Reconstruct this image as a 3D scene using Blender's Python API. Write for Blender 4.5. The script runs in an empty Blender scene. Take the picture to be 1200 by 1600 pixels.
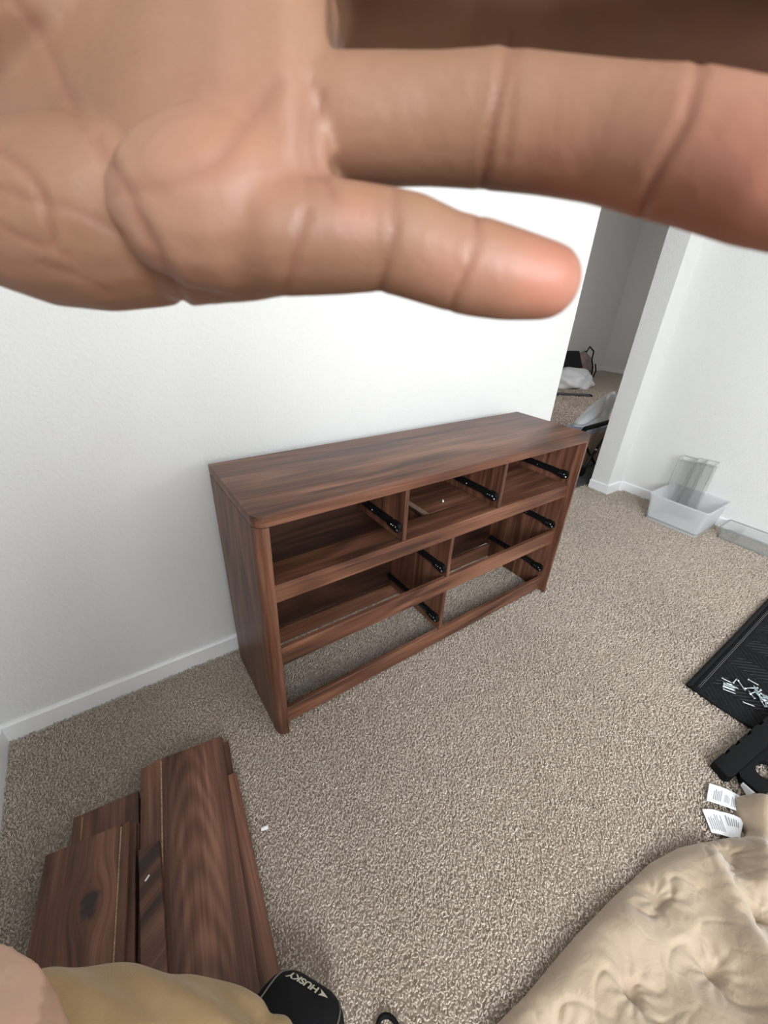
import bpy, bmesh, math, random
import numpy as np
from mathutils import Vector, Matrix
random.seed(7); rng = np.random.RandomState(11)
D = bpy.data; SC = bpy.context.scene; COL = SC.collection
V = Vector; PI = math.pi

# ------------------------------------------------------------------ camera
CR = Matrix(((0.8201923645, -0.5703202260, 0.0449369000),      # camera right / down / forward in world axes
             (-0.2379099445, -0.4114680482, -0.8798254961),
             (0.5202723743, 0.7109352186, -0.4731678047)))
CP = V((-0.2307986, -1.2462672, 1.2387600))
cam = D.cameras.new('camera'); cam.sensor_width = 27.0; cam.sensor_fit = 'HORIZONTAL'
FPX = 641.18
cam.lens = FPX * 27.0 / 1200.0
cam.clip_start = 0.005; cam.clip_end = 60
cam.dof.use_dof = True; cam.dof.focus_distance = 1.9; cam.dof.aperture_fstop = 17.0
camo = D.objects.new('camera', cam); COL.objects.link(camo)
M = Matrix.Identity(4)
for i in range(3):
    M[i][0] = CR[0][i]; M[i][1] = -CR[1][i]; M[i][2] = -CR[2][i]; M[i][3] = CP[i]
camo.matrix_world = M
SC.camera = camo

# ------------------------------------------------------------------ light and exposure
SC.view_settings.view_transform = 'Standard'; SC.view_settings.look = 'None'
SC.view_settings.gamma = 1.0; SC.view_settings.use_curve_mapping = False
SC.view_settings.exposure = -0.17
w = D.worlds.new('sky'); SC.world = w; w.use_nodes = True
w.node_tree.nodes['Background'].inputs[0].default_value = (0.75, 0.87, 1.0, 1)
w.node_tree.nodes['Background'].inputs[1].default_value = 1.0
def area(name, loc, direction, sx, sy, power, color):
    l = D.lights.new(name, 'AREA'); l.shape = 'RECTANGLE'; l.size = sx; l.size_y = sy
    l.energy = power; l.color = color
    o = D.objects.new(name, l); COL.objects.link(o); o.location = loc
    o.rotation_euler = V(direction).to_track_quat('-Z', 'Y').to_euler()
    return o
area('daylight_left_window', (-0.72, -2.80, 1.80), (1, 0.18, -0.50), 1.5, 1.1, 160, (0.90, 0.955, 1.0))
area('daylight_rear_window', (2.05, -3.86, 1.80), (-0.05, 1, -0.45), 1.4, 1.1, 20, (0.97, 0.98, 1.0))
area('daylight_far_room', (5.0, 0.32, 1.7), (0.1, 1, -0.35), 1.2, 1.0, 36, (0.97, 0.98, 1.0))

# ------------------------------------------------------------------ materials
def mat(name):
    m = D.materials.new(name); m.use_nodes = True
    nt = m.node_tree; b = nt.nodes['Principled BSDF']
    return m, nt, b
def N(nt, t, **kw):
    n = nt.nodes.new(t)
    for k, v in kw.items():
        if k in n.inputs: n.inputs[k].default_value = v
        else: setattr(n, k, v)
    return n
def lk(nt, a, b): nt.links.new(a, b)
def ramp(nt, stops):
    r = nt.nodes.new('ShaderNodeValToRGB'); e = r.color_ramp.elements
    while len(e) < len(stops): e.new(0.5)
    for i, (p, c) in enumerate(stops):
        e[i].position = p; e[i].color = (*c, 1)
    return r
def bump(nt, b, h, strength, dist):
    n = N(nt, 'ShaderNodeBump', Strength=strength, Distance=dist)
    lk(nt, h, n.inputs['Height']); lk(nt, n.outputs[0], b.inputs['Normal']); return n
def plain(name, col, rough=0.5, metal=0.0, spec=0.5, noise=0.0, nscale=40, bumpd=0.0, bscale=200, **kw):
    m, nt, b = mat(name)
    b.inputs['Base Color'].default_value = (*col, 1); b.inputs['Roughness'].default_value = rough
    b.inputs['Metallic'].default_value = metal; b.inputs['Specular IOR Level'].default_value = spec
    for k, v in kw.items(): b.inputs[k].default_value = v
    tc = N(nt, 'ShaderNodeTexCoord')
    if noise:
        n = N(nt, 'ShaderNodeTexNoise', Scale=nscale, Detail=4.0); lk(nt, tc.outputs['Object'], n.inputs['Vector'])
        r = ramp(nt, [(0.3, tuple(c*(1-noise) for c in col)), (0.7, tuple(min(1, c*(1+noise)) for c in col))])
        lk(nt, n.outputs[0], r.inputs[0]); lk(nt, r.outputs[0], b.inputs['Base Color'])
    if bumpd:
        n = N(nt, 'ShaderNodeTexNoise', Scale=bscale, Detail=3.0); lk(nt, tc.outputs['Object'], n.inputs['Vector'])
        bump(nt, b, n.outputs[0], 0.6, bumpd)
    return m

def wood(name, axis, knot=None, dark=1.0, rot=0.0, contour=9.0, arch=None):
    """walnut laminate, grain along the object's own axis"""
    m, nt, b = mat(name)
    tc = N(nt, 'ShaderNodeTexCoord'); oi = N(nt, 'ShaderNodeObjectInfo')
    off = N(nt, 'ShaderNodeVectorMath', operation='MULTIPLY_ADD')
    cmb = N(nt, 'ShaderNodeCombineXYZ'); 
    for i in range(3): lk(nt, oi.outputs['Random'], cmb.inputs[i])
    lk(nt, cmb.outputs[0], off.inputs[0]); off.inputs[1].default_value = (7.3, 5.1, 9.7)
    src = tc.outputs['Object']
    if rot:
        mr = N(nt, 'ShaderNodeMapping'); mr.inputs['Rotation'].default_value = (0, 0, rot)
        lk(nt, src, mr.inputs[0]); src = mr.outputs[0]
    if knot:                                            # the printed figure swirls round a dark knot
        kx, ky, kz, kr = knot
        sub = N(nt, 'ShaderNodeVectorMath', operation='SUBTRACT'); sub.inputs[1].default_value = (kx, ky, kz)
        lk(nt, src, sub.inputs[0])
        scl = N(nt, 'ShaderNodeVectorMath', operation='MULTIPLY'); scl.inputs[1].default_value = (1.2, 0.75, 0.0)
        lk(nt, sub.outputs[0], scl.inputs[0])
        ln = N(nt, 'ShaderNodeVectorMath', operation='LENGTH'); lk(nt, scl.outputs[0], ln.inputs[0])
        kn = N(nt, 'ShaderNodeMapRange'); kn.interpolation_type = 'SMOOTHERSTEP'
        kn.inputs[1].default_value = 0.0; kn.inputs[2].default_value = kr*3.2; kn.inputs[3].default_value = 1.0; kn.inputs[4].default_value = 0.0
        lk(nt, ln.outputs['Value'], kn.inputs[0])
        disp = N(nt, 'ShaderNodeVectorMath', operation='SCALE'); lk(nt, sub.outputs[0], disp.inputs[0]); lk(nt, kn.outputs[0], disp.inputs['Scale'])
        dd = N(nt, 'ShaderNodeVectorMath', operation='SUBTRACT'); lk(nt, src, dd.inputs[0]); lk(nt, disp.outputs[0], dd.inputs[1])
        src = dd.outputs[0]
    lk(nt, src, off.inputs[2])
    def mapped(sc_across, sc_along, det, distn=0.0, rough=0.5):
        mp = N(nt, 'ShaderNodeMapping')
        s = [sc_across]*3; s[axis] = sc_along
        mp.inputs['Scale'].default_value = s; lk(nt, off.outputs[0], mp.inputs[0])
        n = N(nt, 'ShaderNodeTexNoise', Scale=1.0, Detail=det, Roughness=rough, Distortion=distn); lk(nt, mp.outputs[0], n.inputs['Vector'])
        return n.outputs[0]
    broad = mapped(15, 1.7, 4.0, 0.35)
    fibre = mapped(260, 7.0, 3.0)
    fig = mapped(5.5, 0.9, 1.0, 0.2, 0.35)
    mu = N(nt, 'ShaderNodeMath', operation='MULTIPLY'); mu.inputs[1].default_value = contour*PI*2; lk(nt, fig, mu.inputs[0])
    sn = N(nt, 'ShaderNodeMath', operation='SINE'); lk(nt, mu.outputs[0], sn.inputs[0])
    streak = mapped(75, 2.4, 3.0)
    def mad(a, k, c):
        q = N(nt, 'ShaderNodeMath', operation='MULTIPLY_ADD'); lk(nt, a, q.inputs[0]); q.inputs[1].default_value = k
        if isinstance(c, (int, float)): q.inputs[2].default_value = c
        else: lk(nt, c, q.inputs[2])
        return q.outputs[0]
    t = mad(broad, 0.85, -0.40)
    t = mad(fibre, 0.42, t); t = mad(sn.outputs[0], 0.075, t); t = mad(streak, 0.62, t)
    if arch:                                            # nested arches of a flat-sawn figure
        ax_, k_, f_, w2 = arch
        sp = N(nt, 'ShaderNodeSeparateXYZ'); lk(nt, src, sp.inputs[0])
        acr = N(nt, 'ShaderNodeMath', operation='SUBTRACT'); lk(nt, sp.outputs[0], acr.inputs[0]); acr.inputs[1].default_value = ax_
        wob = N(nt, 'ShaderNodeMath', operation='MULTIPLY_ADD'); lk(nt, fig, wob.inputs[0]); wob.inputs[1].default_value = 0.05; lk(nt, acr.outputs[0], wob.inputs[2])
        w3 = N(nt, 'ShaderNodeMath', operation='SUBTRACT'); lk(nt, wob.outputs[0], w3.inputs[0]); w3.inputs[1].default_value = 0.025
        sq = N(nt, 'ShaderNodeMath', operation='POWER'); lk(nt, w3.outputs[0], sq.inputs[0]); sq.inputs[1].default_value = 2.0
        ph = N(nt, 'ShaderNodeMath', operation='MULTIPLY_ADD'); lk(nt, sq.outputs[0], ph.inputs[0]); ph.inputs[1].default_value = k_; lk(nt, sp.outputs[1], ph.inputs[2])
        nz2 = N(nt, 'ShaderNodeMath', operation='MULTIPLY_ADD'); lk(nt, broad, nz2.inputs[0]); nz2.inputs[1].default_value = 0.07; lk(nt, ph.outputs[0], nz2.inputs[2])
        fq = N(nt, 'ShaderNodeMath', operation='MULTIPLY'); lk(nt, nz2.outputs[0], fq.inputs[0]); fq.inputs[1].default_value = f_*2*PI
        s2 = N(nt, 'ShaderNodeMath', operation='SINE'); lk(nt, fq.outputs[0], s2.inputs[0])
        fd = N(nt, 'ShaderNodeMapRange'); fd.interpolation_type = 'SMOOTHSTEP'; lk(nt, sq.outputs[0], fd.inputs[0])
        fd.inputs[1].default_value = w2*w2*.3; fd.inputs[2].default_value = w2*w2; fd.inputs[3].default_value = 0.085; fd.inputs[4].default_value = 0.0
        pm = N(nt, 'ShaderNodeMath', operation='MULTIPLY'); lk(nt, s2.outputs[0], pm.inputs[0]); lk(nt, fd.outputs[0], pm.inputs[1])
        aa = N(nt, 'ShaderNodeMath', operation='ADD'); lk(nt, pm.outputs[0], aa.inputs[0]); lk(nt, t, aa.inputs[1]); t = aa.outputs[0]
    r = ramp(nt, [(0.20, (0.026*dark, 0.014*dark, 0.011*dark)), (0.40, (0.076*dark, 0.031*dark, 0.019*dark)),
                  (0.60, (0.145*dark, 0.060*dark, 0.035*dark)), (0.85, (0.250*dark, 0.116*dark, 0.070*dark))])
    lk(nt, t, r.inputs[0]); colo = r.outputs[0]
    if knot:
        kd = N(nt, 'ShaderNodeMapRange'); kd.interpolation_type = 'SMOOTHSTEP'
        kd.inputs[1].default_value = kr*0.35; kd.inputs[2].default_value = kr*1.1; kd.inputs[3].default_value = 0.92; kd.inputs[4].default_value = 0.0
        nz = N(nt, 'ShaderNodeTexNoise', Scale=60.0, Detail=3.0); lk(nt, tc.outputs['Object'], nz.inputs['Vector'])
        ad = N(nt, 'ShaderNodeMath', operation='MULTIPLY_ADD'); lk(nt, nz.outputs[0], ad.inputs[0]); ad.inputs[1].default_value = 0.03
        lk(nt, ln.outputs['Value'], ad.inputs[2])
        sb = N(nt, 'ShaderNodeMath', operation='SUBTRACT'); lk(nt, ad.outputs[0], sb.inputs[0]); sb.inputs[1].default_value = 0.015
        lk(nt, sb.outputs[0], kd.inputs[0])
        mx = N(nt, 'ShaderNodeMix', data_type='RGBA'); lk(nt, kd.outputs[0], mx.inputs[0]); lk(nt, colo, mx.inputs[6])
        mx.inputs[7].default_value = (0.022, 0.015, 0.016, 1); colo = mx.outputs[2]
    lk(nt, colo, b.inputs['Base Color'])
    b.inputs['Roughness'].default_value = 0.40; b.inputs['Specular IOR Level'].default_value = 0.38
    bump(nt, b, fibre, 0.25, 0.0004)
    return m
WX, WY, WZ = wood('walnut_x', 0), wood('walnut_y', 1), wood('walnut_z', 2)

def wall_mat(name, col):
    m, nt, b = mat(name)
    b.inputs['Base Color'].default_value = (*col, 1); b.inputs['Roughness'].default_value = 0.6
    b.inputs['Specular IOR Level'].default_value = 0.3
    g = N(nt, 'ShaderNodeNewGeometry')
    n = N(nt, 'ShaderNodeTexNoise', Scale=95.0, Detail=2.5, Roughness=0.55); lk(nt, g.outputs['Position'], n.inputs['Vector'])
    r = ramp(nt, [(0.42, (0, 0, 0)), (0.66, (1, 1, 1))]); lk(nt, n.outputs[0], r.inputs[0])
    bump(nt, b, r.outputs[0], 0.35, 0.0016)
    return m
WALL = wall_mat('wall_paint', (0.745, 0.74, 0.722))
WALLF = wall_mat('far_wall_paint', (0.80, 0.79, 0.77))
CEIL = wall_mat('ceiling_paint', (0.85, 0.85, 0.84))
TRIM = plain('trim_paint', (0.86, 0.86, 0.86), 0.35)

def carpet_mat(attr):
    m, nt, b = mat('carpet_' + ('pile' if attr else 'backing'))
    if attr:
        a = N(nt, 'ShaderNodeAttribute', attribute_name='tuft'); 
        r = ramp(nt, [(0.0, (0.400, 0.315, 0.245)), (0.35, (0.600, 0.500, 0.410)), (0.75, (0.720, 0.620, 0.525)), (1.0, (0.830, 0.745, 0.655))])
        lk(nt, a.outputs['Fac'], r.inputs[0])
    else:
        g = N(nt, 'ShaderNodeNewGeometry')
        n = N(nt, 'ShaderNodeTexNoise', Scale=7.0, Detail=8.0, Roughness=0.7); lk(nt, g.outputs['Position'], n.inputs['Vector'])
        r = ramp(nt, [(0.3, (0.38, 0.31, 0.25)), (0.7, (0.48, 0.40, 0.33))]); lk(nt, n.outputs[0], r.inputs[0])
    lk(nt, r.outputs[0], b.inputs['Base Color'])
    b.inputs['Roughness'].default_value = 0.95; b.inputs['Specular IOR Level'].default_value = 0.1
    b.inputs['Sheen Weight'].default_value = 0.1
    return m
PILE, BACKING = carpet_mat(True), carpet_mat(False)

BLACKP = plain('black_plastic', (0.006, 0.006, 0.0065), 0.6, spec=.1, bumpd=0.0003, bscale=600)
BLACKM = plain('black_steel', (0.006, 0.006, 0.007), 0.35, 0.0, .35)
BLACKF = plain('black_fabric', (0.007, 0.007, 0.008), 0.9, spec=0.2, bumpd=0.0005, bscale=900)
GREYST = plain('grey_thread', (0.16, 0.155, 0.15), 0.8)
STEEL = plain('zinc_steel', (0.72, 0.80, 0.84), 0.28, 1.0)
WHITEP = plain('white_plastic', (0.82, 0.82, 0.80), 0.4)
CHIP = plain('raw_chipboard', (0.42, 0.27, 0.14), 0.9, noise=0.55, nscale=260, bumpd=0.001, bscale=400)
HARDB = plain('hardboard', (0.095, 0.055, 0.040), 0.55, noise=0.2, nscale=12)
TAGW = plain('satin_label_cloth', (0.80, 0.81, 0.82), 0.55)
TAGI = plain('label_ink', (0.30, 0.31, 0.33), 0.8)

# ------------------------------------------------------------------ mesh helpers
def link(o, parent=None, label=None, cat=None, group=None, kind=None):
    COL.objects.link(o)
    if parent is not None: o.parent = parent
    for k, v in (('label', label), ('category', cat), ('group', group), ('kind', kind)):
        if v: o[k] = v
    return o
def empty(name, loc=(0, 0, 0), rz=0.0, **kw):
    o = D.objects.new(name, None); o.empty_display_size = 0.05
    o.location = loc; o.rotation_euler = (0, 0, rz); return link(o, **kw)
def pyobj(name, verts, faces, m, parent=None, smooth=False, **kw):
    me = D.meshes.new(name); me.from_pydata([tuple(v) for v in verts], [], faces); me.update()
    if smooth: me.polygons.foreach_set('use_smooth', [True]*len(me.polygons))
    me.materials.append(m); return link(D.objects.new(name, me), parent, **kw)
class B:
    def __init__(s): s.bm = bmesh.new()
    def box(s, x0, x1, y0, y1, z0, z1, bev=0.0, seg=1, mtx=None):
        r = bmesh.ops.create_cube(s.bm, size=1.0); vs = r['verts']
        for v in vs: v.co = V((x0+(v.co.x+.5)*(x1-x0), y0+(v.co.y+.5)*(y1-y0), z0+(v.co.z+.5)*(z1-z0)))
        if bev:
            es = list({e for v in vs for e in v.link_edges})
            rr = bmesh.ops.bevel(s.bm, geom=es, offset=bev, segments=seg, profile=0.5, affect='EDGES')
            vs = list({v for f in rr['faces'] for v in f.verts} | {v for v in vs if v.is_valid})
        if mtx is not None: bmesh.ops.transform(s.bm, matrix=mtx, verts=[v for v in vs if v.is_valid])
        return s
    def loft(s, rings, closed=False):
        n = len(rings[0]); vv = [[s.bm.verts.new(p) for p in r] for r in rings]
        pairs = list(zip(vv, vv[1:])) + ([(vv[-1], vv[0])] if closed else [])
        for a, b in pairs:
            for i in range(n): s.bm.faces.new((a[i], a[(i+1) % n], b[(i+1) % n], b[i]))
        if not closed:
            s.bm.faces.new(vv[0][::-1]); s.bm.faces.new(vv[-1])
        return s
    def tube(s, pts, r, n=8):
        pts = [V(p) for p in pts]; rad = r if isinstance(r, (list, tuple)) else [r]*len(pts)
        rings = []; up = None
        for i, p in enumerate(pts):
            t = (pts[min(i+1, len(pts)-1)] - pts[max(i-1, 0)]).normalized()
            if up is None: up = V((0, 0, 1)) if abs(t.z) < 0.9 else V((1, 0, 0))
            a = t.cross(up).normalized(); up = a.cross(t).normalized()
            rings.append([p + a*math.cos(q)*rad[i] + up*math.sin(q)*rad[i] for q in [2*PI*k/n for k in range(n)]])
        return s.loft(rings)
    def prism(s, poly, z0, z1, axis=2, bev=0.0):
        """polygon extruded along an axis (poly is 2-D in the two other axes)"""
        def P(u, v, w): return (u, v, w) if axis == 2 else ((u, w, v) if axis == 1 else (w, u, v))
        a = [s.bm.verts.new(P(u, v, z0)) for u, v in poly]; b = [s.bm.verts.new(P(u, v, z1)) for u, v in poly]
        n = len(poly)
        s.bm.faces.new(a[::-1]); s.bm.faces.new(b)
        for i in range(n): s.bm.faces.new((a[i], a[(i+1) % n], b[(i+1) % n], b[i]))
        if bev:
            es = [e for v in a+b for e in v.link_edges if (e.verts[0] in a) == (e.verts[1] in a)]
            bmesh.ops.bevel(s.bm, geom=list(set(es)), offset=bev, segments=2, profile=0.5, affect='EDGES')
        return s
    def ball(s, c, r, u=10, v=6, sc=(1, 1, 1)):
        q = bmesh.ops.create_uvsphere(s.bm, u_segments=u, v_segments=v, radius=1.0)['verts']
        for x in q: x.co = V((c[0]+x.co.x*r*sc[0], c[1]+x.co.y*r*sc[1], c[2]+x.co.z*r*sc[2]))
        return s
    def make(s, name, m, parent=None, smooth=False, auto=None, **kw):
        bmesh.ops.recalc_face_normals(s.bm, faces=s.bm.faces[:])
        me = D.meshes.new(name); s.bm.to_mesh(me); s.bm.free()
        if smooth or auto: me.polygons.foreach_set('use_smooth', [True]*len(me.polygons))
        if auto: me.set_sharp_from_angle(angle=math.radians(auto))
        me.materials.append(m); return link(D.objects.new(name, me), parent, **kw)
def dup_tree(o, parent=None):
    c = o.copy(); COL.objects.link(c)
    if parent is not None: c.parent = parent
    for ch in list(o.children): dup_tree(ch, c)
    return c
def arc(cx, cy, r, a0, a1, n=6): return [(cx+r*math.cos(a0+(a1-a0)*i/n), cy+r*math.sin(a0+(a1-a0)*i/n)) for i in range(n+1)]

# ------------------------------------------------------------------ the setting
LW, XW, PJ, PX3, SY = -0.6896, 1.7431, 2.7272, 2.9097, 0.0383      # left wall, end of back wall, jamb, right wall, stub face
H = 2.74; REAR = -3.9; FX, FY = 8.7, 3.5; BB = 0.064; BT = 0.013
S = dict(kind='structure')
FLZ = -0.012
FLOOR = B().box(LW-.3, FX+.3, REAR-.3, FY+.3, FLZ-.1, FLZ).make('floor', BACKING, **S)
B().box(LW-.3, FX+.3, REAR-.3, FY+.3, H, H+.1).make('ceiling', CEIL, **S)
B().box(LW-.13, XW, 0, .13, FLZ, H).box(XW, PJ, .02, .15, 2.08, H).box(PJ, PX3+.13, SY, SY+.1306, FLZ, H).make('wall_back', WALL, **S)
B().box(PX3, PX3+.13, REAR, SY, FLZ, H).make('wall_right', WALL, **S)
wy0, wy1, wz0, wz1 = -3.55, -2.05, 1.25, 2.35
B().box(LW-.13, LW, wy1, 0, FLZ, H).box(LW-.13, LW, REAR, wy0, FLZ, H).box(LW-.13, LW, wy0, wy1, FLZ, wz0).box(LW-.13, LW, wy0, wy1, wz1, H).make('wall_left', WALL, **S)
rx0, rx1, rz0, rz1 = 1.35, 2.75, 1.25, 2.35
B().box(LW-.13, rx0, REAR-.13, REAR, FLZ, H).box(rx1, PX3+.13, REAR-.13, REAR, FLZ, H).box(rx0, rx1, REAR-.13, REAR, FLZ, rz0).box(rx0, rx1, REAR-.13, REAR, rz1, H).make('wall_rear', WALL, **S)
f = .045
B().box(LW-.1, LW-.04, wy0, wy0+f, wz0, wz1).box(LW-.1, LW-.04, wy1-f, wy1, wz0, wz1).box(LW-.1, LW-.04, wy0, wy1, wz0, wz0+f).box(LW-.1, LW-.04, wy0, wy1, wz1-f, wz1).make('window_1', TRIM, **S)
B().box(rx0, rx0+f, REAR-.1, REAR-.05, rz0, rz1).box(rx1-f, rx1, REAR-.1, REAR-.05, rz0, rz1).box(rx0, rx1, REAR-.1, REAR-.05, rz0, rz0+f).box(rx0, rx1, REAR-.1, REAR-.05, rz1-f, rz1).make('window_2', TRIM, **S)
B().box(1.4, FX, FY, FY+.13, FLZ, H).make('wall_far_back', WALLF, **S)
B().box(FX, FX+.13, .16, FY, FLZ, H).make('wall_far_right', WALLF, **S)
B().box(1.3, 1.4, .13, FY+.13, FLZ, H).make('wall_far_left', WALLF, **S)
B().box(PX3+.13, FX+.13, .04, .169, FLZ, H).make('wall_far_front', WALLF, **S)
def bb_profile(): return [(0, FLZ), (BT, FLZ), (BT, BB-.006), (BT-.005, BB), (0, BB)]
def baseboard(name, a, b, n):
    """a run of baseboard from a to b on the floor plan; n points into the room"""
    a, b, n = V((*a, 0)), V((*b, 0)), V((*n, 0)); s = B()
    s.loft([[p + n*u + V((0, 0, z)) for u, z in bb_profile()] for p in (a, b)])
    return s.make(name, TRIM, **S)
baseboard('baseboard_back', (LW, 0), (XW, 0), (0, -1))
baseboard('baseboard_left', (LW, 0), (LW, REAR), (1, 0))
baseboard('baseboard_jamb', (PJ, SY), (PJ, SY+.1306), (-1, 0))
baseboard('baseboard_stub', (PJ-BT, SY), (PX3, SY), (0, -1))
baseboard('baseboard_right', (PX3, SY), (PX3, REAR), (-1, 0))
baseboard('baseboard_door_side', (XW, .0), (XW, .13), (1, 0))
baseboard('baseboard_far_back', (1.4, FY), (FX, FY), (0, -1))
baseboard('baseboard_far_right', (FX, .17), (FX, FY), (-1, 0))

# carpet pile: twisted tufts standing on the backing
def carpet():
    def field(x, y, seed, k=6):
        r = np.random.RandomState(seed); a = np.zeros_like(x)
        for i in range(k):
            q = r.randn(2)*5.0; a += np.sin(q[0]*x+q[1]*y+r.rand()*6.28)
        return a/k
    P = []
    def region(x0, x1, y0, y1, s, sc):
        gx, gy = np.meshgrid(np.arange(x0, x1, s), np.arange(y0, y1, s))
        x = gx.ravel()+rng.uniform(-.5, .5, gx.size)*s; y = gy.ravel()+rng.uniform(-.5, .5, gx.size)*s
        P.append(np.stack([x, y, np.full_like(x, sc)], 1))
    region(LW+BT, .70, -1.30, -BT, 0.0044, .69)
    region(.70, 1.35, -1.43, -BT, 0.0047, .74)
    region(1.35, PX3-BT, -1.30, -BT, 0.0055, .86)
    region(XW+BT, PJ-BT, -BT, .2, 0.0060, .92)
    region(LW+BT, PX3-BT, -2.6, -1.30, 0.0125, 1.7)
    region(1.8, 6.4, .2, 2.7, 0.020, 2.3)
    p = np.concatenate(P); keep = ~((p[:, 1] > 0.16) & (p[:, 1]-.17 < (p[:, 0]-3.2)*0.02-.0))
    p = p[keep]; n = len(p); x, y, sc = p.T
    th = field(x, y, 3)*3.0 + rng.uniform(-1.9, 1.9, n); dl = rng.uniform(-1.2, 1.2, n)
    lean = rng.uniform(.35, 1.0, n)*sc; hz = rng.uniform(.6, 1.15, n)
    c1 = np.stack([np.cos(th), np.sin(th)], 1); c2 = np.stack([np.cos(th+dl), np.sin(th+dl)], 1)
    z = np.full(n, FLZ)
    p0 = np.stack([x, y, z], 1)
    p1 = p0.copy(); p1[:, :2] += c1*(lean*.0028)[:, None]; p1[:, 2] = FLZ + .0085*hz
    p2 = p1.copy(); p2[:, :2] += c2*(lean*.0072)[:, None]; p2[:, 2] = FLZ + .0135*hz + rng.uniform(-.0015, .002, n)
    verts = np.zeros((n, 6, 3)); ph = rng.uniform(0, 6.28, n)
    u = np.stack([-np.sin(th+dl), np.cos(th+dl), np.zeros(n)], 1)
    w_ = np.stack([-c2[:, 0]*.6, -c2[:, 1]*.6, np.full(n, .8)], 1)
    for k, (pp, rr) in enumerate(((p1, .0030), (p2, .0021))):
        for j in range(3):
            a = ph + j*2*PI/3 + k*.5
            verts[:, 3*k+j] = pp + (u*np.cos(a)[:, None] + w_*np.sin(a)[:, None])*(rr*sc)[:, None]
    tri = [(3, 4, 5)]
    for j in range(3):
        a, b = j, (j+1) % 3; tri += [(a, b, b+3), (a, b+3, a+3)]
    tri = np.array(tri)
    F = (tri[None] + (np.arange(n)*6)[:, None, None]).reshape(-1, 3)
    me = D.meshes.new('carpet_pile'); me.vertices.add(n*6); me.vertices.foreach_set('co', verts.ravel())
    me.loops.add(F.size); me.loops.foreach_set('vertex_index', F.ravel().astype(np.int32))
    me.polygons.add(len(F)); me.polygons.foreach_set('loop_start', np.arange(0, F.size, 3, dtype=np.int32))
    me.update(calc_edges=True)
    t = np.clip(.52 + rng.randn(n)*.23 + field(x, y, 9)*.12, 0, 1)
    at = me.attributes.new('tuft', 'FLOAT', 'POINT'); at.data.foreach_set('value', np.repeat(t, 6).astype(np.float32))
    me.polygons.foreach_set('use_smooth', [True]*len(F))
    me.materials.append(PILE)
    link(D.objects.new('carpet_pile', me), FLOOR, kind='stuff')
carpet()

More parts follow.
